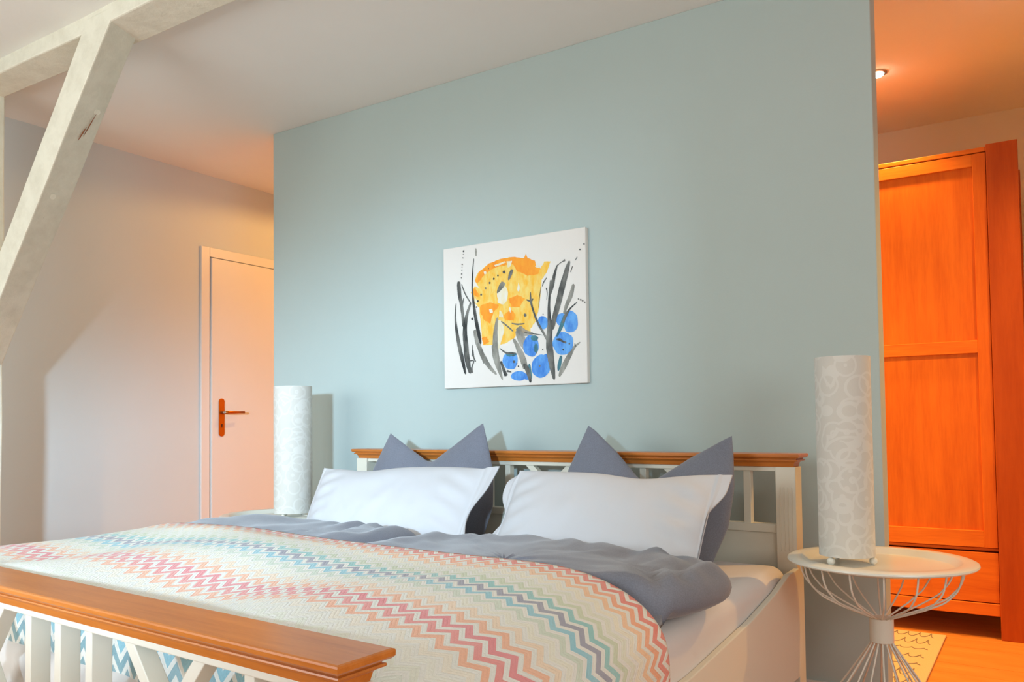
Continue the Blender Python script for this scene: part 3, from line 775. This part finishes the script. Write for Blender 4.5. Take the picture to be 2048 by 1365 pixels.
for x, y, r_ in ((243, 272, 6), (241, 295, 3), (240, 322, 4), (235, 370, 5), (234, 390, 3), (233, 412, 4), (232, 440, 5), (230, 468, 4), (1135, 215, 5), (1105, 255, 5), (1098, 622, 5), (1115, 628, 6), (1130, 635, 6), (1146, 646, 5), (705, 742, 10), (315, 770, 8), (545, 425, 10), (500, 450, 6), (470, 475, 7), (440, 505, 7), (410, 545, 6), (378, 592, 7), (355, 640, 7), (345, 684, 5), (990, 337, 7), (1035, 952, 6), (990, 996, 6), (660, 1118, 5), (648, 1100, 4), (818, 1115, 6), (838, 995, 4), (838, 736, 4), (430, 400, 3), (620, 1040, 5), (628, 1085, 8), (790, 1020, 4)):
    blk.blob(x, y, r_, r_ * 1.2, .15, 12)
blk.build('black_paint_stroke', wash('black_paint', srgb(34, 40, 42), srgb(142, 140, 132), 16, .40, .72))

# ------------------------------------------------------------------ side tables and lamps
def side_table(loc, rz, label):
    t = tag(empty('side_table', loc, rz), label, 'table', 'white wire side tables')
    zt = .535
    KS = .912
    tr = lathe('tray', [(r_ * KS, z_) for r_, z_ in [(.001, zt), (.205, zt), (.212, zt + .002), (.228, zt + .016), (.234, zt + .0185), (.268, zt + .017), (.2745, zt + .014), (.276, zt + .0095), (.273, zt + .006), (.25, zt + .004), (.232, zt + .001), (.212, zt - .006), (.206, zt - .008), (.001, zt - .008)]], M_metalw, t, 96)
    lathe('collar', [(.030, .314), (.0325, .316), (.0325, .382), (.030, .384), (.001, .384)], M_metalw, t, 40)
    nW = 16
    up_path = []
    for k in range(25):
        q_ = k / 24
        # bowl shaped: out of the collar, swelling, then up to the tray
        r_ = lerp_list([0, .35, .6, .78, .9, 1], [.026, .110, .169, .203, .214, .217], q_); z = lerp_list([0, .35, .6, .78, .9, 1], [.382, .416, .446, .482, .515, zt + .004], q_)
        up_path.append((r_, z))
    sm_ = [up_path[0]] + [((up_path[i - 1][0] + 2 * up_path[i][0] + up_path[i + 1][0]) / 4, (up_path[i - 1][1] + 2 * up_path[i][1] + up_path[i + 1][1]) / 4) for i in range(1, 24)] + [up_path[-1]]
    wu = tube('basket_wire', [(r_, 0, z) for r_, z in sm_], .0026, M_metalw, t, 7)
    wd = tube('leg_wire', [(.027, 0, .318), (.031, 0, .308), (.10, 0, .205), (.24, 0, .004)], .0026, M_metalw, t, 7)
    for k in range(nW):
        a = 2 * math.pi * (k + .5) / nW
        for src_ in (wu, wd):
            o = src_ if k == 0 else bpy.data.objects.new(src_.name.split('.')[0], src_.data)
            if k: C.objects.link(o); o.parent = t
            o.rotation_euler = (0, 0, a)
    tube('base_ring', [(.24 * K(2 * math.pi * k / 64), .24 * S(2 * math.pi * k / 64), .0035) for k in range(64)], .0035, M_metalw, t, 8, True)
    return t
side_table((-.405, 2.552, 0), 0, 'white wire side table with round tray beside the wardrobe')
side_table((-2.955, 2.565, 0), .1, 'white wire side table half hidden behind the bed near the door')
def lamp(loc, rz, label, r_, cord=False):
    t = tag(empty('table_lamp', loc, rz), label, 'lamp', 'tall paper cylinder lamps')
    z0, z1 = .024, .598
    lathe('shade', [(r_ - .0015, z0), (r_, z0), (r_, z1), (r_ - .0015, z1), (r_ - .0015, z1 - .001), (r_ - .0015, z0 + .001)], M_shade, t, 72)
    lathe('base_plate', [(.001, z0 + .004), (r_ - .003, z0 + .004), (r_ - .003, z0 + .008), (.001, z0 + .008)], M_metalw, t, 48)
    lathe('socket', [(.001, z0 + .008), (.02, z0 + .008), (.02, z0 + .07), (.001, z0 + .07)], M_metalw, t, 20)
    for k in range(3):
        a = R(-95 + 120 * k); ball('ball_foot', ((r_ - .006) * K(a), (r_ - .006) * S(a), .0115), .0115, M_metalw, t)
        tube('foot_stem', [((r_ - .006) * K(a), (r_ - .006) * S(a), .018), ((r_ - .006) * K(a), (r_ - .006) * S(a), z0 + .006)], .003, M_metalw, t, 8)
    if cord:
        tube('cord', [(.05, -.02, .018), (.085, -.03, .012), (.11, -.05, .010), (.128, -.03, .008), (.125, .02, .006)], .003, M_metalw, t, 8)
    return t
lamp((-.488, 2.526, .5352), R(-22), 'tall white paper cylinder lamp on the side table beside the wardrobe', .0762)
lamp((-2.878, 2.590, .5355), R(20), 'tall white paper cylinder lamp on the side table near the door', .0855, True)

# ------------------------------------------------------------------ wardrobe
WY = 4.093
wd = tag(empty('wardrobe', (-.62, WY, 0)), 'tall orange-brown wooden wardrobe with framed doors and low drawers', 'wardrobe')
def wb(name, a, b, mat, parent=wd, bevel=.003):
    o_ = Vector((-.62, WY, 0)); return box(name, tuple(Vector(a) - o_), tuple(Vector(b) - o_), mat, parent, bevel)
WX0, WX1 = -1.45, -.058
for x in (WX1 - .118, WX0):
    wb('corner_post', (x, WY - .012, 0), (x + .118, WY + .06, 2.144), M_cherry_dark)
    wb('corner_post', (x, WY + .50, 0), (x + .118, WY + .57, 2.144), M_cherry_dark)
wb('side_panel', (WX1 - .03, WY + .06, .10), (WX1 - .012, WY + .50, 2.14), M_cherry)
wb('side_panel', (WX0 + .012, WY + .06, .10), (WX0 + .03, WY + .50, 2.14), M_cherry)
xi0, xi1 = WX0 + .118, WX1 - .118
wb('top_board', (xi0, WY, 2.117), (xi1, WY + .56, 2.138), M_cherry2)
wb('bottom_rail', (xi0, WY, .098), (xi1, WY + .03, .150), M_cherry2)
wb('bottom_board', (xi0, WY + .03, .12), (xi1, WY + .56, .145), M_cherry2)
wb('back_board', (xi0, WY + .55, .12), (xi1, WY + .562, 2.117), M_cherry)
wb('divider', (xi0, WY + .022, .372), (xi1, WY + .55, .386), M_cherry2)
mid = (xi0 + xi1) / 2
for a, b, hs in ((xi0, mid, 1), (mid, xi1, -1)):
    a += .002; b -= .002
    d = wb('door', (a + .05, WY + .012, .45), (b - .05, WY + .02, 2.06), M_cherry, wd, 0); d['label'] = 'framed wardrobe door'
    oo = Vector((-.62, WY, 0))
    for nm, p, q_, mt_ in (('stile', (a, WY, .39), (a + .052, WY + .024, 2.113), M_cherry), ('stile', (b - .052, WY, .39), (b, WY + .024, 2.113), M_cherry),
                      ('rail', (a + .052, WY + .001, 2.058), (b - .052, WY + .024, 2.113), M_cherry2), ('rail', (a + .052, WY + .001, 1.236), (b - .052, WY + .024, 1.292), M_cherry2), ('rail', (a + .052, WY + .001, .39), (b - .052, WY + .024, .462), M_cherry2)):
        wb(nm, p, q_, mt_, d, .002)
    kx = b - .026 if hs > 0 else a + .026
    kb = ball('knob', tuple(Vector((kx, WY - .016, 1.05)) - oo), .014, M_cherry, d)
    dw = wb('drawer', (a, WY + .004, .154), (b, WY + .024, .368), M_cherry2, wd, .002)
    ball('knob', tuple(Vector(((a + b) / 2, WY - .010, .262)) - oo), .014, M_cherry, dw)

# ------------------------------------------------------------------ rug
def rugmat():
    m = NT('woven_rug'); v = m.coords(); n = m.noise(240, 2, .6, v); m.col(m.mix(n, srgb(196, 164, 134), srgb(216, 186, 156))); m.rough(.95); m.bump(n, .5, .004); return m.m
rx0, rx1, ry0, ry1 = -1.25, -.380, 2.98 + .12, 4.035
rug = box('rug', (rx0, ry0, .0005), (rx1, ry1, .0085), rugmat(), None, .003)
tag(rug, 'cream rug with thin grey squiggle lines in front of the wardrobe', 'rug')
V, F = [], []
yy = ry1 - .05; k = 0; random.seed(3)
while yy > ry0 + .06:
    pts = []; x = rx0 + .02; amp0 = random.uniform(.02, .036); ph = random.uniform(0, 6)
    n = int((rx1 - rx0 - .05) / .004)
    for i in range(n):
        xx = x + i * .004; g = .5 + .5 * S(xx * 5 + ph)
        am = amp0 * (.35 + 1.3 * g)
        pts.append((xx + .007 * S(2 * math.pi * xx / .045 + 1.2), yy + am * S(math.pi * 2 * xx / .045), .0088))
    v_, f_ = tube_geo(pts, .0022, 5); b0 = len(V); V += v_; F += [tuple(i + b0 for i in f) for f in f_]
    yy -= .12
em = obj('squiggle_embroidery', V, F, paint('grey_yarn', srgb(130, 120, 108), .9), rug, True)

# ------------------------------------------------------------------ recessed spots behind the partition
def emis(name, col, st):
    m = NT(name); m.b.inputs['Emission Color'].default_value = col; m.b.inputs['Emission Strength'].default_value = st; m.col((1, 1, 1, 1)); return m.m
M_bulb = emis('halogen_bulb', (1, .84, .6, 1), 60)
spots = [(-.587, 3.985, 'behind the right end of the blue wall, above the wardrobe', 60, 90), (-1.75, 3.985, 'hidden behind the middle of the blue wall', 200, 135), (-3.2, 3.985, 'hidden behind the left end of the blue wall', 50, 174),
         (-1.0, 3.42, 'hidden behind the blue wall in front of the wardrobe', 100, 100),
         (.50, 3.42, 'outside the view to the right of the wardrobe', 110, 130)]
for x, y, wh, pw_, ang_ in spots:
    col_ = (1.0, .53, .15) if x < -1.5 else (1.0, .52, .11)
    t = tag(empty('ceiling_spot', (x, y, ZC)), 'small recessed halogen ceiling spot ' + wh, 'ceiling light', 'recessed ceiling spots')
    lathe('trim_ring', [(.030, -.001), (.042, -.001), (.042, -.004), (.034, -.007), (.030, -.006)], M_steel, t, 32)
    lathe('bulb', [(.001, -.003), (.029, -.003), (.027, -.011), (.018, -.016), (.001, -.018)], M_bulb, t, 24)
    l = bpy.data.lights.new('spot_light', 'SPOT'); l.energy = pw_; l.color = col_; l.spot_size = R(ang_); l.spot_blend = .15 if x < -3 else .85; l.shadow_soft_size = .03
    o = bpy.data.objects.new('spot_light', l); C.objects.link(o); o.parent = t; o.location = (0, 0, -.03)
